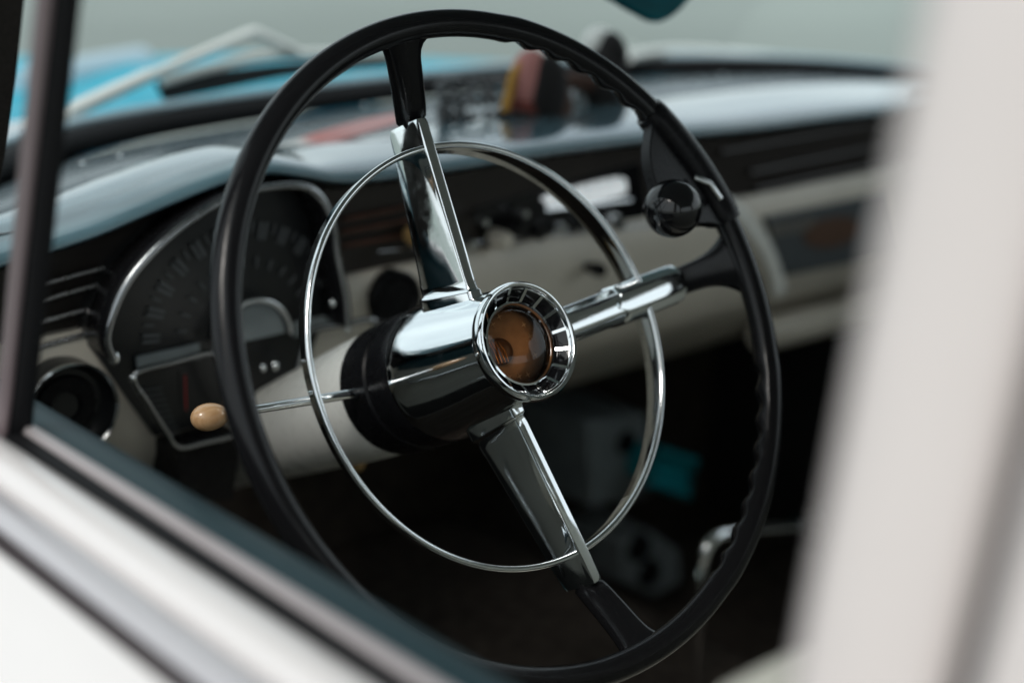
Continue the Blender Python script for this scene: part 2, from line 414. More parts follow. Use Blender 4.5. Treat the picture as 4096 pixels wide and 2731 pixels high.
def card(y0, y1, z0, z1, d, name, mt, bev=.006):
    q = [V((cy(y)+.004, y, z)) for y, z in ((y0, z0), (y1, z0), (y1, z1), (y0, z1))]
    return obj(name, prism(q, (d, .0, 0)), mt, door, smooth=False, bevel=bev)
card(-.72, .36, -.53, -.30, .020, 'lower_card', DARKTRIM)
card(-.40, .02, -.215, -.175, .065, 'armrest', CREAM_VINYL, .015)
card(-.70, .34, -.128, -.118, .022, 'trim_strip', CHROME_OLD, .003)
wc_ = V((cy(.12)+.02, .12, -.24))
cr_ = obj('unseen_window_crank', tube([wc_, wc_+V((.022, 0, 0)), wc_+V((.026, -.05, -.03)), wc_+V((.03, -.09, -.06))], .006, n=10), CHROME_OLD, door)
obj('knob', ellipsoid(wc_+V((.045, -.09, -.06)), .016, .011, .011), BLACK_GLOSS, cr_)
# upright of the door's window frame at the right of the picture
wpr = along(e1, du, .15)
obj('door_seal', pillar_loft([(-wid+.004, .008), (-wid-.010, .008), (-wid-.010, .014), (-wid+.004, .014)], du, wpr, -.03, .50), RUBBER, door)
obj('window_frame', pillar_loft([(.004, .020), (.003, .006), (-.003, .0005), (-.012, -.0015), (-wid+.006, -.001), (-wid+.002, .004), (-wid+.002, .030)], du, wpr, -.03, .50), FRAMEWHITE, door, auto=70)
# vent window post: dark channel with a bright strip along its front edge
pb, pt_ = at(52, 1735, 0, -.312), at(287, -500, 0, -.312)
pd = (pt_-pb).normalized()
def post_loft(prof): return loft([[along(pb, pd, z)+V((dx, dy, 0)) for dy, dx in prof] for z in (-.03, .05, .12, .2, .3, .47)])
obj('window_post', post_loft([(.004, -.0028), (.004, .0078), (-.0035, .0083), (-.0045, .0068), (-.0045, -.0012), (-.003, -.0028)]), RUBBER, door, auto=50)
obj('post_trim', post_loft([(.007, -.0072), (.007, -.0032), (-.0015, -.0032), (-.0035, -.0040), (-.0035, -.0058), (-.0015, -.0072)]), MOULD2, door, auto=50)

# ------------------------------------------------------------------ front seat
seat = empty('front_seat', (CX, -.4, -.66), 'cream vinyl front bench seat with its rounded corner at lower right', 'seat')
def rbox(x0, x1, y0, y1, z0, z1, r, tilt=0):
    bm = box(x0, x1, y0, y1, z0, z1)
    bmesh.ops.bevel(bm, geom=bm.edges[:], offset=r, segments=6, profile=.5, affect='EDGES')
    if tilt: bmesh.ops.rotate(bm, verts=bm.verts[:], cent=((x0+x1)/2, y0, z0), matrix=Matrix.Rotation(tilt, 3, 'X'))
    return bm
obj('backrest', rbox(-.262, 1.0, -.50, -.342, -.42, .020, .035), CREAM_VINYL, seat)
obj('cushion', rbox(-.255, 1.0, -.40, .02, -.62, -.40, .06), CREAM_VINYL, seat)

# ------------------------------------------------------------------ dashboard
dash = empty('dashboard', (CX, .33, -.2), 'ivory and dark dashboard with pale blue grey top behind the wheel', 'dashboard')
LIP = [(-.36, .005), (-.214, .022), (-.147, .032), (-.09, .046), (-.042, .057), (-.006, .061), (.03, .054), (.06, .046), (.096, .043), (.162, .042), (.267, .043), (.378, .042), (.471, .040), (.591, .036), (.77, .033), (.95, .024), (1.1, .01)]
BB = [(x, y) for x, y in BASE]
bm = bmesh.new(); cols = []
NX = 120
for i in range(NX+1):
    x = -.29+1.34*i/NX
    zl = sinterp(LIP, x); yb = sinterp(BB, x)-.012
    yl = .30 if yb > .40 else .30-(.40-yb)*.6
    sp = yb-yl
    rowp = [(yl+.004, zl-.0050), (yl+.0005, zl-.0035), (yl, zl-.001), (yl+.003, zl+.0025), (yl+.011, zl+.006),
            (yl+sp*.10, zl+.008), (yl+sp*.20, zl*.85+.017), (yl+sp*.30, zl*.6+.026), (yl+sp*.345, zl*.5+.026), (yl+sp*.36, zl*.5+.014), (yl+sp*.39, zl*.5+.013),
            (yl+sp*.42, zl*.4+.023), (yl+sp*.6, zl*.2+.026), (yl+sp*.8, .027), (yl+sp*.93, .021), (yb, .008)]
    cols.append([Vector((x, y, z)) for y, z in rowp])
add_loft(bm, cols, close=False, caps=False)
bm.faces.ensure_lookup_table()
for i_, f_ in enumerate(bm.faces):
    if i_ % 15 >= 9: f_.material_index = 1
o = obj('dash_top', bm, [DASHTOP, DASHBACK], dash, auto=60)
for px, py in ((480, 625), (1460, 422), (2890, 305), (330, 655), (2010, 395)):  # added chrome beads that catch small blurred highlights on the dash top
    obj('glint_bead', ellipsoid(at(px, py, 2, .046), .0022, .0022, .0014, seg=12, rings=8), CHROME, dash)
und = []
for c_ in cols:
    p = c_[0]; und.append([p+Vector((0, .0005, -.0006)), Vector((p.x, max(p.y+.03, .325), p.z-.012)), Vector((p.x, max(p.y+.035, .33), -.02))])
obj('underside_shade', loft(und, close=False, caps=False), BLACK_PAINT, dash)  # black sheet puts the shadow below the lip into the colour
# upper face (dark insert) and lower ivory face
def face_strip(profile, x0, x1, n=60, zoff=None):
    loops = []
    for i in range(n+1):
        x = x0+(x1-x0)*i/n
        loops.append([Vector((x, y, z)) for y, z in profile])
    return loft(loops)
obj('upper_face', face_strip([(.325, .035), (.330, .0), (.333, -.046), (.36, -.046), (.36, .035)], -.30, 1.05), DARK_INSERT, dash)
low = [(.326, -.044), (.322, -.052), (.319, -.075), (.318, -.100), (.320, -.130), (.326, -.155), (.336, -.172), (.352, -.186), (.375, -.20), (.40, -.235), (.41, -.235), (.40, -.19), (.36, -.15), (.345, -.10), (.345, -.044)]
obj('lower_face', face_strip(low, -.30, 1.05), IVORY, dash, auto=60)
# louvre strips left of the cluster and on the passenger side
def strips(name, ends, r=.0016):
    for a, b in ends: obj(name, tube([a, b], r, n=8, flat=1.0), STEEL, dash)
YF = .322
strips('louvre_strip', [(at(120, 1150, 1, YF), at(571, 1031, 1, YF)), (at(110, 1218, 1, YF), at(512, 1105, 1, YF)), (at(110, 1300, 1, YF), at(452, 1210, 1, YF)), (at(110, 1400, 1, YF), at(420, 1310, 1, YF))], .0017)
YR = .326
for (xa, ya, xb, yb_) in ((2880, 610, 3560, 490), (3000, 690, 3600, 570), (3020, 760, 3600, 640), (3000, 830, 3560, 715)):
    obj('louvre_strip', tube([at(xa, ya, 1, YR), at(xb, yb_, 1, YR)], .0035, n=8), DARK_INSERT if ya != 830 else STEEL, dash)
for (xa, ya, xb, yb_) in ((1370, 880, 1640, 825), (1370, 930, 1650, 878), (1375, 985, 1660, 935)):
    obj('louvre_strip', tube([at(xa, ya, 1, YR), at(xb, yb_, 1, YR)], .0022, n=8), BROWN, dash)
# instrument cluster
YB = .280; YD = .3135
deep = [at(px, py, 1, YB)+V((0, YD-YB, 0)) for px, py in ((455, 1440), (432, 1330), (520, 1120), (696, 933), (893, 804), (1024, 760), (1190, 744), (1280, 785), (1335, 900), (1350, 1019), (1385, 1180), (1395, 1305), (1290, 1560), (960, 1735), (705, 1795), (600, 1650))]
cl = obj('instrument_cluster', prism(deep, (0, .02, 0)), DIAL, dash, smooth=False)
op = [at(px, py, 1, YB) for px, py in ((455, 1440), (432, 1330), (520, 1120), (696, 933), (893, 804), (1024, 760), (1190, 744), (1280, 785), (1335, 900), (1350, 1019), (1385, 1180), (1395, 1305))]
op = catmull(op, 6)
bmz = bmesh.new()
add_tube(bmz, op, [.0021]*len(op), n=10, flat=1.4)
obj('cluster_bezel', bmz, DULLCHROME, cl)
bmz = bmesh.new()
add_loft(bmz, [[p+V((0, .0, 0)) for p in op], [p*1.0+V((-.0, .034, 0)) for p in op]], close=False, caps=False)
o = obj('cluster_visor', bmz, BLACK_PAINT, cl); s_ = o.modifiers.new('t', 'SOLIDIFY'); s_.thickness = .003
DC = at(985, 1330, 1, .3105)
# dial marks: tall radial strokes, two rings
bm = bmesh.new()
def stroke(ang, r0, r1, wd):
    c, s = math.cos(ang), math.sin(ang)
    q = [(r0, -wd), (r1, -wd*1.2), (r1, wd*1.2), (r0, wd)]
    v = [bm.verts.new(DC+V((r*c-t*s, 0, r*s+t*c))) for r, t in q]
    v2 = [bm.verts.new(x.co+V((0, .0012, 0))) for x in v]
    bm.faces.new(v); bm.faces.new(v2[::-1])
    for i in range(4): bm.faces.new((v[i], v[(i+1) % 4], v2[(i+1) % 4], v2[i]))
for k in range(25):
    a = math.radians(8+164*k/24)
    if k % 2 == 0:
        stroke(a-.028, .074, .088, .0011); stroke(a+.028, .074, .088, .0011)
    else: stroke(a, .080, .088, .0006)
for k in range(13): stroke(math.radians(12+156*k/12), .052, .060, .0007)
tag(obj('dial_marks', bm, DIALMARK, cl, smooth=False), None, kind='stuff')
# chrome half ring and pale centre of the dial
bm = tube([DC+V((.033*math.cos(a), -.012, .033*math.sin(a)-.004)) for a in [PI*k/24 for k in range(25)]], .0026, n=10)
obj('centre_ring', bm, CHROME_OLD, cl)
bm = prism([DC+V((.030*math.cos(a), -.008, .030*math.sin(a)-.004)) for a in [PI*k/20 for k in range(21)]], (0, .003, 0))
obj('centre_plate', bm, GREYPAINT, cl, smooth=False)
for sx in (-1, 1):
    bm = prism([DC+V((sx*x, -.002, z)) for x, z in ((.042, -.012), (.094, -.012), (.094, .0), (.042, .0))], (0, .003, 0))
    obj('dial_band', bm, GREYPAINT, cl, smooth=False)
for px, py, r_ in ((458, 1432, .0042), (530, 1512, .0028), (1352, 1040, .0038), (1392, 1312, .0040), (1050, 1470, .0026), (1100, 1462, .0030), (1330, 1212, .0028)):  # beads added to give bright specks of light around the cluster
    obj('glint_bead', ellipsoid(at(px, py, 1, .286), r_, .003, r_*1.3, seg=14, rings=10), CHROME, cl)
# lower gauges
def gauge(pts, nm):
    f = obj(nm, tube(catmull(pts, 5, closed=True), .0026, n=10, closed=True), DULLCHROME, cl)
    return f
gq = [(535, 1500), (690, 1450), (845, 1412), (880, 1470), (930, 1600), (965, 1700), (940, 1740), (820, 1770), (712, 1790), (660, 1720), (590, 1610)]
gauge([at(px, py, 1, .288) for px, py in gq], 'gauge_frame')
mir = [V((2*DC.x-p.x, p.y, p.z)) for p in [at(px, py, 1, .288) for px, py in gq]]
gauge(mir, 'gauge_frame')
bm = bmesh.new()
for k in range(10):
    a = at(575+13*k, 1560+22*k, 1, .3105); b = at(645+9*k, 1552+22*k, 1, .3105)
    bm2 = add_tube(bm, [a, b], .0007, n=6)
tag(obj('gauge_marks', bm, DIALMARK, cl), None, kind='stuff')
obj('gauge_needle', tube([at(740, 1500, 1, .309), at(745, 1640, 1, .309)], .0008, n=6), REDPLASTIC, cl)
obj('cluster_base', prism([at(px, py, 1, .290) for px, py in ((705, 1795), (960, 1735), (960, 1800), (930, 2000), (730, 2000))], (0, .05, 0)), BLACK_PAINT, cl, smooth=False)
# round clock at the left end
c = at(285, 1640, 1, .300)
fr = frame_at(c, (0, -1, 0))
rg = obj('round_gauge', lathe([(.0, -.010), (.028, -.010), (.033, -.004), (.033, .001), (.035, .001), (.035, -.02)], fr, n=48), DIAL, dash)
obj('ring', lathe([(.033, -.004), (.0352, .0), (.0354, .003), (.034, .0045), (.0328, .003)], fr, n=48), CHROME_OLD, rg)
obj('dial_face', lathe([(.010, -.0099), (.012, -.007), (.022, -.007), (.024, -.0099)], fr, n=48), BLACK_PAINT, rg)
# radio with a glowing bar in place of a bright reflection
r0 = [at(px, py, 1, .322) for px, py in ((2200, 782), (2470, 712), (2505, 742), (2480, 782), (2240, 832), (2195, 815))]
ra = obj('radio', prism([at(px, py, 1, .326) for px, py in ((1900, 840), (2560, 650), (2590, 930), (1960, 1010))], (0, .03, 0)), BLACK_GLOSS, dash, smooth=False)
obj('glow_bar', prism(catmull(r0, 4, closed=True), (0, .004, 0)), GLOW, ra, smooth=False)
for k in range(7):
    x_ = 2225+42*k; y_ = 800-12*k
    obj('glow_bar_mark', prism([at(x_+dx, y_+dy, 1, .3212) for dx, dy in ((0, -28), (5, -29), (5, 14), (0, 15))], (0, .0006, 0)), GREYPAINT, ra, smooth=False)
obj('chrome_bar', tube([at(2180, 842, 1, .320), at(2520, 800, 1, .320)], .0025, n=8), CHROME_OLD, ra)
for px, py in ((1975, 950), (2040, 905), (2420, 880)):
    obj('knob', lathe([(0, .020), (.007, .020), (.009, .014), (.009, 0)], frame_at(at(px, py, 1, .325), (0, -1, 0)), n=24), {1975: IVORY, 2040: BLACK_GLOSS}.get(px, CHROME_OLD), ra)
obj('trim_strip', tube([at(1100, 1085, 1, .321)+V((.10, 0, 0)), at(2830, 880, 1, .321)], .0014, n=8), DULLCHROME, dash)
for px, py, r_ in ((1760, 985, .006), (1850, 968, .0055), (2120, 925, .007), (2210, 905, .0055), (2330, 900, .0055), (1900, 880, .004), (2060, 845, .004)):
    obj('knob', lathe([(0, .016), (r_*.8, .016), (r_, .012), (r_*.9, 0)], frame_at(at(px, py, 1, .323), (0, -1, 0)), n=20), CHROME_OLD if r_ < .006 else BLACK_GLOSS, dash)
# small dark knob and round port on the ivory face
obj('control_knob', lathe([(0, .022), (.006, .022), (.0075, .016), (.006, .008), (.004, 0)], frame_at(at(2345, 1065, 1, .318), (0, -1, 0)), n=24), BLACK_GLOSS, dash)
obj('control_knob', lathe([(0, .016), (.009, .016), (.0105, .010), (.008, 0)], frame_at(at(1640, 935, 1, .325), (0, -1, 0)), n=24), TAN, dash)
obj('control_knob', ellipsoid(at(1412, 1838, 1, .24), .0085, .012, .0105), TAN, dash)
obj('control_stem', tube([at(1412, 1838, 1, .24), at(1412, 1838, 1, .24)+V((0, .12, .01))], .003, n=10), CHROME_OLD, dash)
po = obj('air_port', lathe([(0, .001), (.019, .001), (.021, .0035), (.0235, .0045), (.026, .003), (.026, -.012)], frame_at(at(1580, 1200, 1, .316), (0, -1, 0)), n=40), BLACK_PAINT, dash)
# glovebox on the passenger side with a white curved edge before it
gb_ = obj('glovebox_door', prism([at(px, py, 1, .314) for px, py in ((3060, 870), (3560, 770), (3620, 1010), (3150, 1105))], (0, .006, 0)), mat('grey_glovebox', (.075, .085, .09), .4), dash, smooth=False, bevel=.002)
obj('emblem', prism([at(3330+115*math.cos(a), 930-60*math.sin(a)-20*math.cos(a), 1, .3125) for a in [2*PI*k/28 for k in range(28)]], (0, .0014, 0)), mat('bronze_emblem', (.10, .055, .035), .45), gb_, smooth=False)
obj('name_strip', prism([at(px, py, 1, .3126) for px, py in ((3080, 900), (3260, 865), (3270, 915), (3090, 952))], (0, .001, 0)), mat('brushed_strip', (.22, .21, .19), .4, .6), gb_, smooth=False)
ed = catmull([at(px, py, 1, .312) for px, py in ((2860, 790), (2960, 860), (3040, 960), (3090, 1060), (3120, 1170))], 6)
obj('curved_trim', tube(ed, .010, n=14, flat=.5, up=(0, 1, 0)), SHROUD, dash)
# lower passenger rail
obj('parcel_rail', tube([at(3040, 1340, 1, .36), at(3200, 1300, 1, .36), at(3700, 1180, 1, .36)], .020, n=18), IVORY, dash)

# ------------------------------------------------------------------ steering column
colm = empty('steering_column', wheel(0, 0, -.30), 'ivory steering column with black collar behind the chrome hub', 'steering column')
obj('shroud', lathe([(.0440, -.155), (.0455, -.162), (.0450, -.20), (.040, -.30), (.033, -.42), (.031, -.60)], wheel, n=72), SHROUD, colm)
obj('collar', lathe([(.030, -.0985), (.0462, -.0985), (.0472, -.102), (.0476, -.110), (.0478, -.123), (.0462, -.1245), (.0462, -.1265), (.0480, -.128), (.0478, -.145), (.0470, -.160), (.0455, -.1615), (.03, -.1615)], wheel, n=96), BLACK_PAINT, colm)
lw = -.138
la, lb = wheel(-.035, .002, lw), wheel(-.148, .0108, lw+.004)
lev = obj('turn_signal_lever', tube([la, la.lerp(lb, .5), lb], [.0036, .0031, .0027], n=20), CHROME, colm)
ax = (lb-la).normalized()
kc = la+ax*.124
fk = frame_at(kc, ax)
obj('knob', ellipsoid(None, .0088, .0088, .0130, frame=fk, warp=lambda p: Vector((p.x*(1+.10*p.z), p.y*(1+.10*p.z), p.z))), WOODKNOB, lev)
# ------------------------------------------------------------------ steering wheel
sw_ = empty('steering_wheel', wheel(0, 0, -.05), 'black three spoke steering wheel with chrome spokes, horn ring and amber hub', 'steering wheel')
R0, RT = .207, .0088
bm = bmesh.new(); loops = []
NT, NP = 360, 22
def sstep(a, b, x):
    t = min(1, max(0, (x-a)/(b-a))); return t*t*(3-2*t)
for i in range(NT):
    th = 2*PI*i/NT; dg = math.degrees(th); dg = dg-360 if dg > 180 else dg
    g = max(sstep(18, 24, dg)*(1-sstep(72, 78, dg)), sstep(-66, -60, dg)*(1-sstep(-20, -13, dg)))
    wave = g*(.5-.5*math.cos(math.radians((dg-21)*360/6.1)))
    fat = 1+.10*g
    lp = []
    for j in range(NP):
        ph = 2*PI*j/NP; cp, sp_ = math.cos(ph), math.sin(ph)
        rr = RT*fat
        k_ = max(0, math.cos(ph-math.radians(213)))**3
        rr -= 0
        lp.append(polar(R0+rr*cp+.82*.0038*wave*k_, dg, rr*sp_*.98+.57*.0038*wave*k_))
    loops.append(lp)
add_loft(bm, loops, ring=True)
obj('rim', bm, BAKELITE, sw_)

SPK = [(90, .0086, .157), (5.2, 0, .176), (-78.7, -.0106, .160)]
def spoke_section(hs, wf, wb, k=1.0, faceted=False):
    d = wf-wb
    half = [(.0020, 0), (.0032, .0004), (.0038, .0014), (.0041, .0028), (.0046, .0040), (.0062, d*.30), (.0078, d*.50), (.0092, d*.70), (.0103, d*.90), (.0100, d*.97), (.0085, d)]
    if faceted:
        half = [(.0020, 0), (.0042, .0004), (.0052, .0010), (.0056, .0016), (.0088, .0058), (.0092, .0066), (.0096, .0100), (.0098, d*.60), (.0092, d*.85), (.0080, d*.93), (.0072, d*.98), (.0062, d)]
    pts = [(t*k*hs, wf-q) for t, q in half]
    return pts+[(-t, w_) for t, w_ in reversed(pts)]
def dirs(ang):
    c, s = math.cos(math.radians(ang)), math.sin(math.radians(ang))
    return (XW*c+YW*s), (-XW*s+YW*c)
for idx, (ang, off, rend) in enumerate(SPK):
    rd, td = dirs(ang)
    loops = []
    HUBR = [(-.095, .048), (-.0924, .0474), (-.0738, .0452), (-.0538, .0420), (-.0318, .0385), (-.012, .0364)]
    st = [(-.006, 1.22, .0018, 1), (.0014, 1.22, .0018, 1), (.0024, 1.20, .0016, 1), (.0031, 1.14, .0011, 1), (.0036, 1.05, .0003, 1), (.0044, 1.0, 0, 1), (.010, 1.0, 0, 1), (.062, 1.0, 0, 0), (.08, 1.0, 0, 0), (.11, 1.0, 0, 0), (.138, 1.0, 0, 0), (rend-.003, 1.0, 0, 0), (rend, .96, -.0006, 0)]
    for r, k, ex, onhub in st:
        t = ((r if not onhub else .05)-.05)/(.16-.05)
        wf = -.0326+ex; wb = -.074+.017*max(0, min(1, t))-ex
        sec = spoke_section(1.08 if idx != 1 else 1.32, wf, wb, k, idx == 1)
        loops.append([rd*(r+(interp(HUBR, b) if onhub else 0))+td*(off+a)+AW*b for a, b in sec])
    sp = obj('spoke', loft(loops), CHROME, sw_, auto=38, bevel=0)
    if idx == 1:     # second sleeve over the outer half
        loops = []
        for r, k in ((.1145, .98), (.116, 1.10), (.120, 1.12), (rend-.004, 1.12), (rend+.001, 1.06)):
            loops.append([rd*(r-(.006 if abs(a) < .004 else 0))+td*(off+a)+AW*(b+.0009) for a, b in spoke_section(1.32, -.0326, -.062, k, True)])
        obj('sleeve', loft(loops), CHROME, sp, auto=38)
    # black stub flaring into the rim
    loops = []
    fl, fr = ((.35, 1.0), (.8, 1.0), (.55, .3))[idx]      # fillet towards +t and -t
    loops.append((rend-.012, .0075, .0065, -.046, 0)); loops.append((rend+.0015, .0080, .0072, -.0455, 0))
    for q in range(13):
        t = q/12; r = rend+.003+(R0-.003-rend-.003)*t
        t2 = max(0, (r-(R0-.022))/.019)
        loops.append((r, .0098+.0022*t if q else .0094, .0088-.0012*t, -.0445+.0445*t**.95, .018*t2**3))
    rows_ = loops; loops = []
    for r, hw, wd, wc, ex in rows_:
        lp = []
        offx = off+(.0235, 0, -.0165)[idx]*max(0, min(1, (r-rend-.003)/(R0-.003-rend-.003)))
        for k in range(32):
            a = 2*PI*k/32
            ca, sa = math.cos(a), math.sin(a)
            cx = math.copysign(abs(ca)**.7, ca)*hw+(ex*fl*max(0, ca)**2 if ca > 0 else -ex*fr*ca*ca)
            cz = math.copysign(abs(sa)**.7, sa)*wd
            ro = r-(R0-math.sqrt(max(0, R0*R0-cx*cx)))*max(0, min(1, (r-R0+.02)/.02))
            lp.append(rd*ro+td*(offx+cx)+AW*(wc+cz))
        loops.append(lp)
    obj('spoke_stub', loft(loops), BAKELITE, sp, auto=50)

# horn ring: a deep band with a rounded front lip, tied into the spokes
bm = bmesh.new(); loops = []
RH = .1383
prof = [(0.0005, -.0340), (.0018, -.0346), (.0022, -.0362), (.0016, -.0378), (.0009, -.0400), (.0009, -.0470), (.0002, -.0476), (-.0009, -.0470), (-.0011, -.0400), (-.0017, -.0378), (-.0020, -.0360), (-.0012, -.0345)]
for i in range(240):
    a = 360*i/240
    # the band is deeper on the right hand side
    dp = 1.08+.42*math.cos(math.radians(a-45))
    loops.append([polar(RH+r, a, -.0340+(w_+.0340)*(dp if w_ < -.038 else 1)) for r, w_ in prof])
add_loft(bm, loops, ring=True)
obj('horn_ring', bm, CHROME, sw_, auto=60)

# hub
HW = -.0038
hub = obj('hub', lathe([(.0330, HW-.004), (.0360, HW-.0075), (.0366, HW-.012), (.0385, HW-.028), (.0420, HW-.05), (.0452, HW-.070), (.0474, HW-.086), (.0480, HW-.0925), (.0476, HW-.0945), (.0440, HW-.0948)], wheel, n=128), CHROME, sw_, auto=50)
obj('hub_bezel', lathe([(.0340, HW-.011), (.0368, HW-.0105), (.0380, HW-.0085), (.0386, HW-.0050), (.0382, HW-.0018), (.0370, HW+.0003), (.0357, HW+.0002), (.0347, HW-.0012), (.0342, HW-.0032), (.0338, HW-.0036)], wheel, n=128), CHROME, hub, auto=60)
obj('bezel_well', lathe([(.0342, HW-.0034), (.0268, HW-.0112), (.0262, HW-.020)], wheel, n=96), BLACK_GLOSS, hub)
NB = 16
for k in range(NB):
    a = 360*k/NB+3
    bmz = bmesh.new(); lp = []
    for r, w_ in ((.0343, HW-.0028), (.0266, HW-.0108)):
        hw_ = .0010; rd, td = dirs(a)
        c0 = rd*r+AW*w_; nrm = (AW*.69-rd*.72)
        lp.append([c0-td*hw_, c0-td*hw_+nrm*.0007, c0+td*hw_+nrm*.0007, c0+td*hw_])
    add_loft(bmz, lp)
    obj('bezel_bar', bmz, CHROME, hub, auto=30)
obj('lens_ring', lathe([(.0272, HW-.0112), (.0270, HW-.0092), (.0258, HW-.0088), (.0252, HW-.0098), (.0252, HW-.012)], wheel, n=96), CHROME, hub)
obj('lens', lathe([(.0255, HW-.0105), (.0225, HW-.0080), (.018, HW-.0058), (.012, HW-.0042), (.006, HW-.0034), (.0003, HW-.0032)], wheel, n=64), AMBER, hub)
GOLD = mat('gold_backplate', (.52, .36, .24), .42, .12, var=.45, vscale=45)
GOLDB = mat('bright_gold', (.85, .42, .14), .2, .85)
DARKGOLD = mat('dark_gold', (.09, .045, .022), .3, .2)
obj('lens_backplate', lathe([(.0262, HW-.0195), (.020, HW-.0225), (.010, HW-.0235), (.0003, HW-.0235)], wheel, n=64), GOLD, hub)
STARM = mat('pale_star', (.72, .60, .46), .35)
def star(u, v, s, w_):
    bmz = bmesh.new(); P = []
    for q in range(8):
        r = s if q % 2 == 0 else s*.26; an = PI/4*q+.3
        P.append(wheel(u+r*math.cos(an), v+r*math.sin(an), w_))
    prism(P, AW*.0004, bmz); return bmz
for a, r in ((100, .0205), (122, .0195), (143, .0205), (165, .0195), (-30, .018), (-75, .0205), (-95, .0195), (-118, .0205), (40, .018), (12, .0165)):
    u, v = r*math.cos(math.radians(a)), r*math.sin(math.radians(a))
    obj('star', star(u, v, .0023, HW-.0185), STARM, hub, smooth=False)
# raised medallion with ribs
bmz = ellipsoid(None, .0105, .0090, .0035, frame=lambda x, y, z: wheel(x-.008, y-.001, z+HW-.0225), seg=28, rings=14)
obj('medallion', bmz, DARKGOLD, hub)
for k in range(4):
    obj('medallion_rib', tube([wheel(-.0165+.0026*k, .008-.001*k, HW-.0205), wheel(-.0155+.0028*k, -.001, HW-.0185), wheel(-.0130+.0026*k, -.0085, HW-.0205)], .0006, n=8), GOLDB, hub)

# ------------------------------------------------------------------ spinner knob clamped on the rim
kn = empty('rim_spinner', polar(R0, 25, 0), 'black ball spinner knob clamped on the upper right of the wheel rim', 'spinner knob')
kc = wheel(.1405, .0612, .012)
ball = obj('ball', ellipsoid(kc, .0198, .0198, .0198, seg=48, rings=32), BLACK_GLOSS, kn)
loops = []
for a in [13+ (40-13)*k/20 for k in range(21)]:
    s = 1.0 if 14 < a < 39 else .93
    loops.append([polar(R0+(RT+.0026)*s*1.08*math.cos(2*PI*k/24), a, (RT+.0026)*s*math.sin(2*PI*k/24)) for k in range(24)])
cl_ = obj('clamp', loft(loops), BLACK_PAINT, kn)
# bracket: thick plate from the clamp inwards to the ball
pl = [polar(.203, 39, .004), polar(.1935, 38.5, .006), polar(.172, 36, .008), polar(.158, 31, .009), polar(.150, 26, .010), polar(.160, 19, .010), polar(.182, 15, .008), polar(.2, 15, .004)]
bmz = prism(catmull(pl, 5, closed=True), AW*-.010)
obj('bracket', bmz, BLACK_PAINT, kn, bevel=.0025)
obj('pin', tube([polar(.190, 25, .010), polar(.196, 22, .0135), polar(.200, 18, .011)], .0022, n=12), CHROME_OLD, kn)

# ------------------------------------------------------------------ gear shift on the tunnel
gs = empty('floor_shifter', at(2790, 2731, 1, .2), 'bent chrome floor shift lever with black ball knob, beside the tunnel', 'gear lever')
sp_ = catmull([at(3240, 2105, 1, .2), at(3080, 2115, 1, .2), at(2930, 2130, 1, .2), at(2850, 2160, 1, .2), at(2810, 2240, 1, .2), at(2795, 2420, 1, .2), at(2790, 2731, 1, .2), at(2790, 2950, 1, .2)], 6)
obj('shaft', tube(sp_, .007, n=16), CHROME, gs)
obj('knob', ellipsoid(at(3260, 2105, 1, .2), .026, .026, .026), BLACK_GLOSS, gs)
# ------------------------------------------------------------------ heater in the passenger footwell
ht = empty('heater_unit', (.62, .5, -.66), 'grey metal heater box with round ports in the dark footwell', 'heater')
def fbox(pts, y, d, name, mt, bev=.006): return obj(name, prism([at(px, py, 1, y) for px, py in pts], (0, d, 0)), mt, ht, smooth=False, bevel=bev)
fbox(((2350, 1690), (2590, 1650), (2600, 1990), (2360, 2030)), .5, .12, 'casing', GREYPAINT)
obj('port', lathe([(0, .004), (.012, .004), (.015, .0), (.015, -.01)], frame_at(at(2510, 1770, 1, .497), (0, -1, 0)), n=24), BLACK_PAINT, ht)
fbox(((2480, 2160), (2600, 2120), (2720, 2200), (2730, 2330), (2620, 2390), (2490, 2330)), .5, .10, 'duct', GREYPAINT)
for px, py in ((2560, 2190), (2600, 2290)):
    obj('port', lathe([(0, .004), (.016, .004), (.019, .0), (.019, -.01)], frame_at(at(px, py, 1, .497), (0, -1, 0)), n=24), BLACK_PAINT, ht)
fbox(((2620, 1795), (2780, 1845), (2752, 1980), (2600, 1930)), .46, .05, 'control_box', TEALTIN)
tq = [at(px, py, 1, .455) for px, py in ((2620, 1795), (2780, 1845), (2752, 1980), (2600, 1930))]
obj('control_box_rim', tube(tq, .006, n=8, closed=True), TEALTIN, ht)

# ------------------------------------------------------------------ wiper on the screen
wi = empty('windscreen_wiper', at(60, 590, 1, .68), 'pale chrome windscreen wiper arm bent over its black blade, left of the wheel', 'wiper')
arm = [(30, 600, .68), (150, 510, .69), (390, 395, .71), (600, 300, .73)]
obj('arm', tube([at(x, y, 1, d) for x, y, d in arm], [.0115, .0100, .0080, .0072], n=14, flat=.95), PALE, wi)
obj('arm_tip', tube([at(590, 305, 1, .73), at(800, 218, 1, .745), at(985, 140, 1, .755), at(1015, 133, 1, .756), at(1060, 150, 1, .757), at(1190, 208, 1, .757)], [.0055, .0055, .006, .007, .0065, .005], n=12), PALE, wi)
obj('pivot', ellipsoid(at(40, 575, 1, .67), .028, .022, .018), CHROME_OLD, wi)
obj('blade_holder', tube(catmull([at(650, 325, 1, .735), at(850, 270, 1, .75), at(1080, 225, 1, .76), at(1400, 215, 1, .78)], 6), .0055, n=10), PALE, wi)
obj('blade', prism(catmull([at(630, 335, 1, .737), at(900, 285, 1, .752), at(1200, 250, 1, .767), at(1640, 225, 1, .79)], 4)+catmull([at(1640, 262, 1, .79), at(1200, 303, 1, .767), at(900, 360, 1, .752), at(665, 405, 1, .737)], 4), (0, .008, 0)), RUBBER, wi, smooth=False)
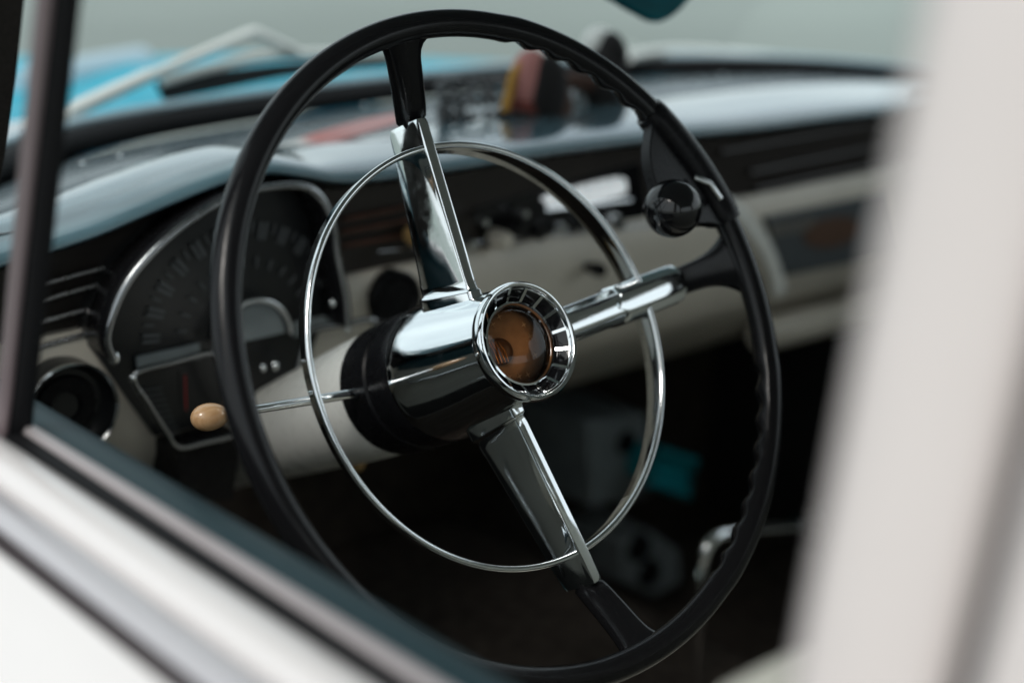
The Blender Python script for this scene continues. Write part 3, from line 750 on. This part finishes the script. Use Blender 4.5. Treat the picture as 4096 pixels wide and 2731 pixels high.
bmz = tube(catmull([at(2520, 225, 1, .72), at(2700, 205, 1, .74), at(2950, 220, 1, .72), at(3250, 250, 1, .66)], 6), .007, n=10)
tag(obj('windscreen_wiper', bmz, PALE, loc=at(2700, 205, 1, .74)), 'second wiper lying flat along the far side of the windscreen', 'wiper')

# ------------------------------------------------------------------ things on the dash top
def on_dash(px, py, y): return at(px, py, 1, y)
d1 = empty('dash_doll', on_dash(2110, 590, .42), 'small doll in a pink brown hood with yellow trim standing on the dash top', 'doll', 'figurines on the dash top')
obj('body', ellipsoid(on_dash(2185, 470, .42), .030, .024, .052), BROWN, d1)
obj('hood', ellipsoid(on_dash(2125, 330, .42), .022, .022, .032), PINK, d1)
obj('skirt', ellipsoid(on_dash(2110, 450, .42), .016, .018, .036), DARKRED, d1)
obj('face', ellipsoid(on_dash(2195, 360, .405), .022, .014, .034), DARKFELT, d1)
bmz = tube(catmull([on_dash(2110, 240, .42), on_dash(2060, 290, .42), on_dash(2036, 380, .42), on_dash(2022, 440, .42), on_dash(2030, 510, .42)], 5), .0048, n=12)
obj('trim', bmz, YELLOW, d1)
d2 = empty('dash_doll', on_dash(2400, 560, .46), 'dark doll with a round white cap, farther right on the dash top', 'doll', 'figurines on the dash top')
obj('body', ellipsoid(on_dash(2405, 420, .46), .030, .03, .060), DARKFELT, d2)
obj('head', ellipsoid(on_dash(2440, 235, .46), .018, .020, .028), DARKFELT, d2)
obj('cap', ellipsoid(on_dash(2398, 185, .475), .019, .020, .020), WHITEFELT, d2)
obj('arm', tube(catmull([on_dash(2215, 345, .45), on_dash(2290, 325, .45), on_dash(2380, 345, .455)], 5), .009, n=12), BROWN, d2)
obj('cuff', ellipsoid(on_dash(2310, 420, .455), .010, .010, .012), GREYPAINT, d2)
bmz = tube(catmull([on_dash(2030, 545, .41), on_dash(2200, 530, .42), on_dash(2350, 530, .43), on_dash(2500, 500, .45)], 5), .024, n=14)
tag(obj('doll_stand', bmz, DARKFELT, loc=on_dash(2300, 570, .43)), 'low dark base under the two dolls on the dash', 'stand')
# grey glass beads heaped left of the dolls
bmz = bmesh.new(); rnd = random.Random(3); prev = None
GB = mat('grey_glass_beads', (.085, .09, .095), .12, spec=.8)
for k in range(150):
    t = k/150
    px = 1760+290*(.5+.5*math.sin(t*31))+rnd.uniform(-12, 12); py = 400-80*math.cos(t*17+1)+rnd.uniform(-22, 22)+40*t
    p = on_dash(px, py, .44+.02*rnd.random())
    bmesh.ops.create_icosphere(bmz, subdivisions=2, radius=.0038, matrix=Matrix.Translation(p))
tag(obj('bead_heap', bmz, GB, loc=on_dash(1900, 470, .44)), 'heap of small grey glass beads on the dash left of the pink doll', 'beads', kind='stuff')
lf = []  # added strip whose colours paint in a red and white reflection
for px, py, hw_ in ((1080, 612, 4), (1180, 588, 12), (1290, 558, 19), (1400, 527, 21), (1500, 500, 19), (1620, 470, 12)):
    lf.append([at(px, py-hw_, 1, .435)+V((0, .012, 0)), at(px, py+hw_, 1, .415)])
RW = mat('red_and_white_reflection', (.55, .10, .07), .4)
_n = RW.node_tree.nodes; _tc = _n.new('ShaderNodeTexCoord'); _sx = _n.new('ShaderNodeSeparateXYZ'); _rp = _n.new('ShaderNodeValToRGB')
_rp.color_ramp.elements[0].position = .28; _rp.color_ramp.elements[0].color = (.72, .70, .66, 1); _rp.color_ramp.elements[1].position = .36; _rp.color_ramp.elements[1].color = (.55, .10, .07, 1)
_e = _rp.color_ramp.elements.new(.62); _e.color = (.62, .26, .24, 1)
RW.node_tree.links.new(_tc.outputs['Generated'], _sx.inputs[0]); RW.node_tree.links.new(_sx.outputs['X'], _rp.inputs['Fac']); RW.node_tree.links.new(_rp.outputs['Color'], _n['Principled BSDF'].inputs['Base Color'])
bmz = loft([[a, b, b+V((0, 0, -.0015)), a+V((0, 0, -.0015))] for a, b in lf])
tag(obj('reflection_strip', bmz, RW, loc=lf[2][1]), 'red and white reflection modelled as a narrow strip on the dash top behind the rim', 'reflection_strip')
# hanging ornament under the roof, at the top edge of the picture
ho = empty('hanging_ornament', at(2640, 60, 1, .25), 'teal rounded ornament hanging at the top of the windscreen', 'ornament')
pts = catmull([at(px, py, 1, .25) for px, py in ((2420, -40), (2500, 25), (2570, 65), (2630, 92), (2690, 70), (2750, 15), (2790, -60), (2760, -220), (2600, -300), (2450, -200))], 5, closed=True)
obj('tag', prism(pts, (0, .012, 0)), TEALCARD, ho, bevel=.003)
tp_ = at(2600, -290, 1, .256)
obj('cord', tube([tp_, V((tp_.x, tp_.y+.02, .51))], .0012, n=8), RUBBER, ho)
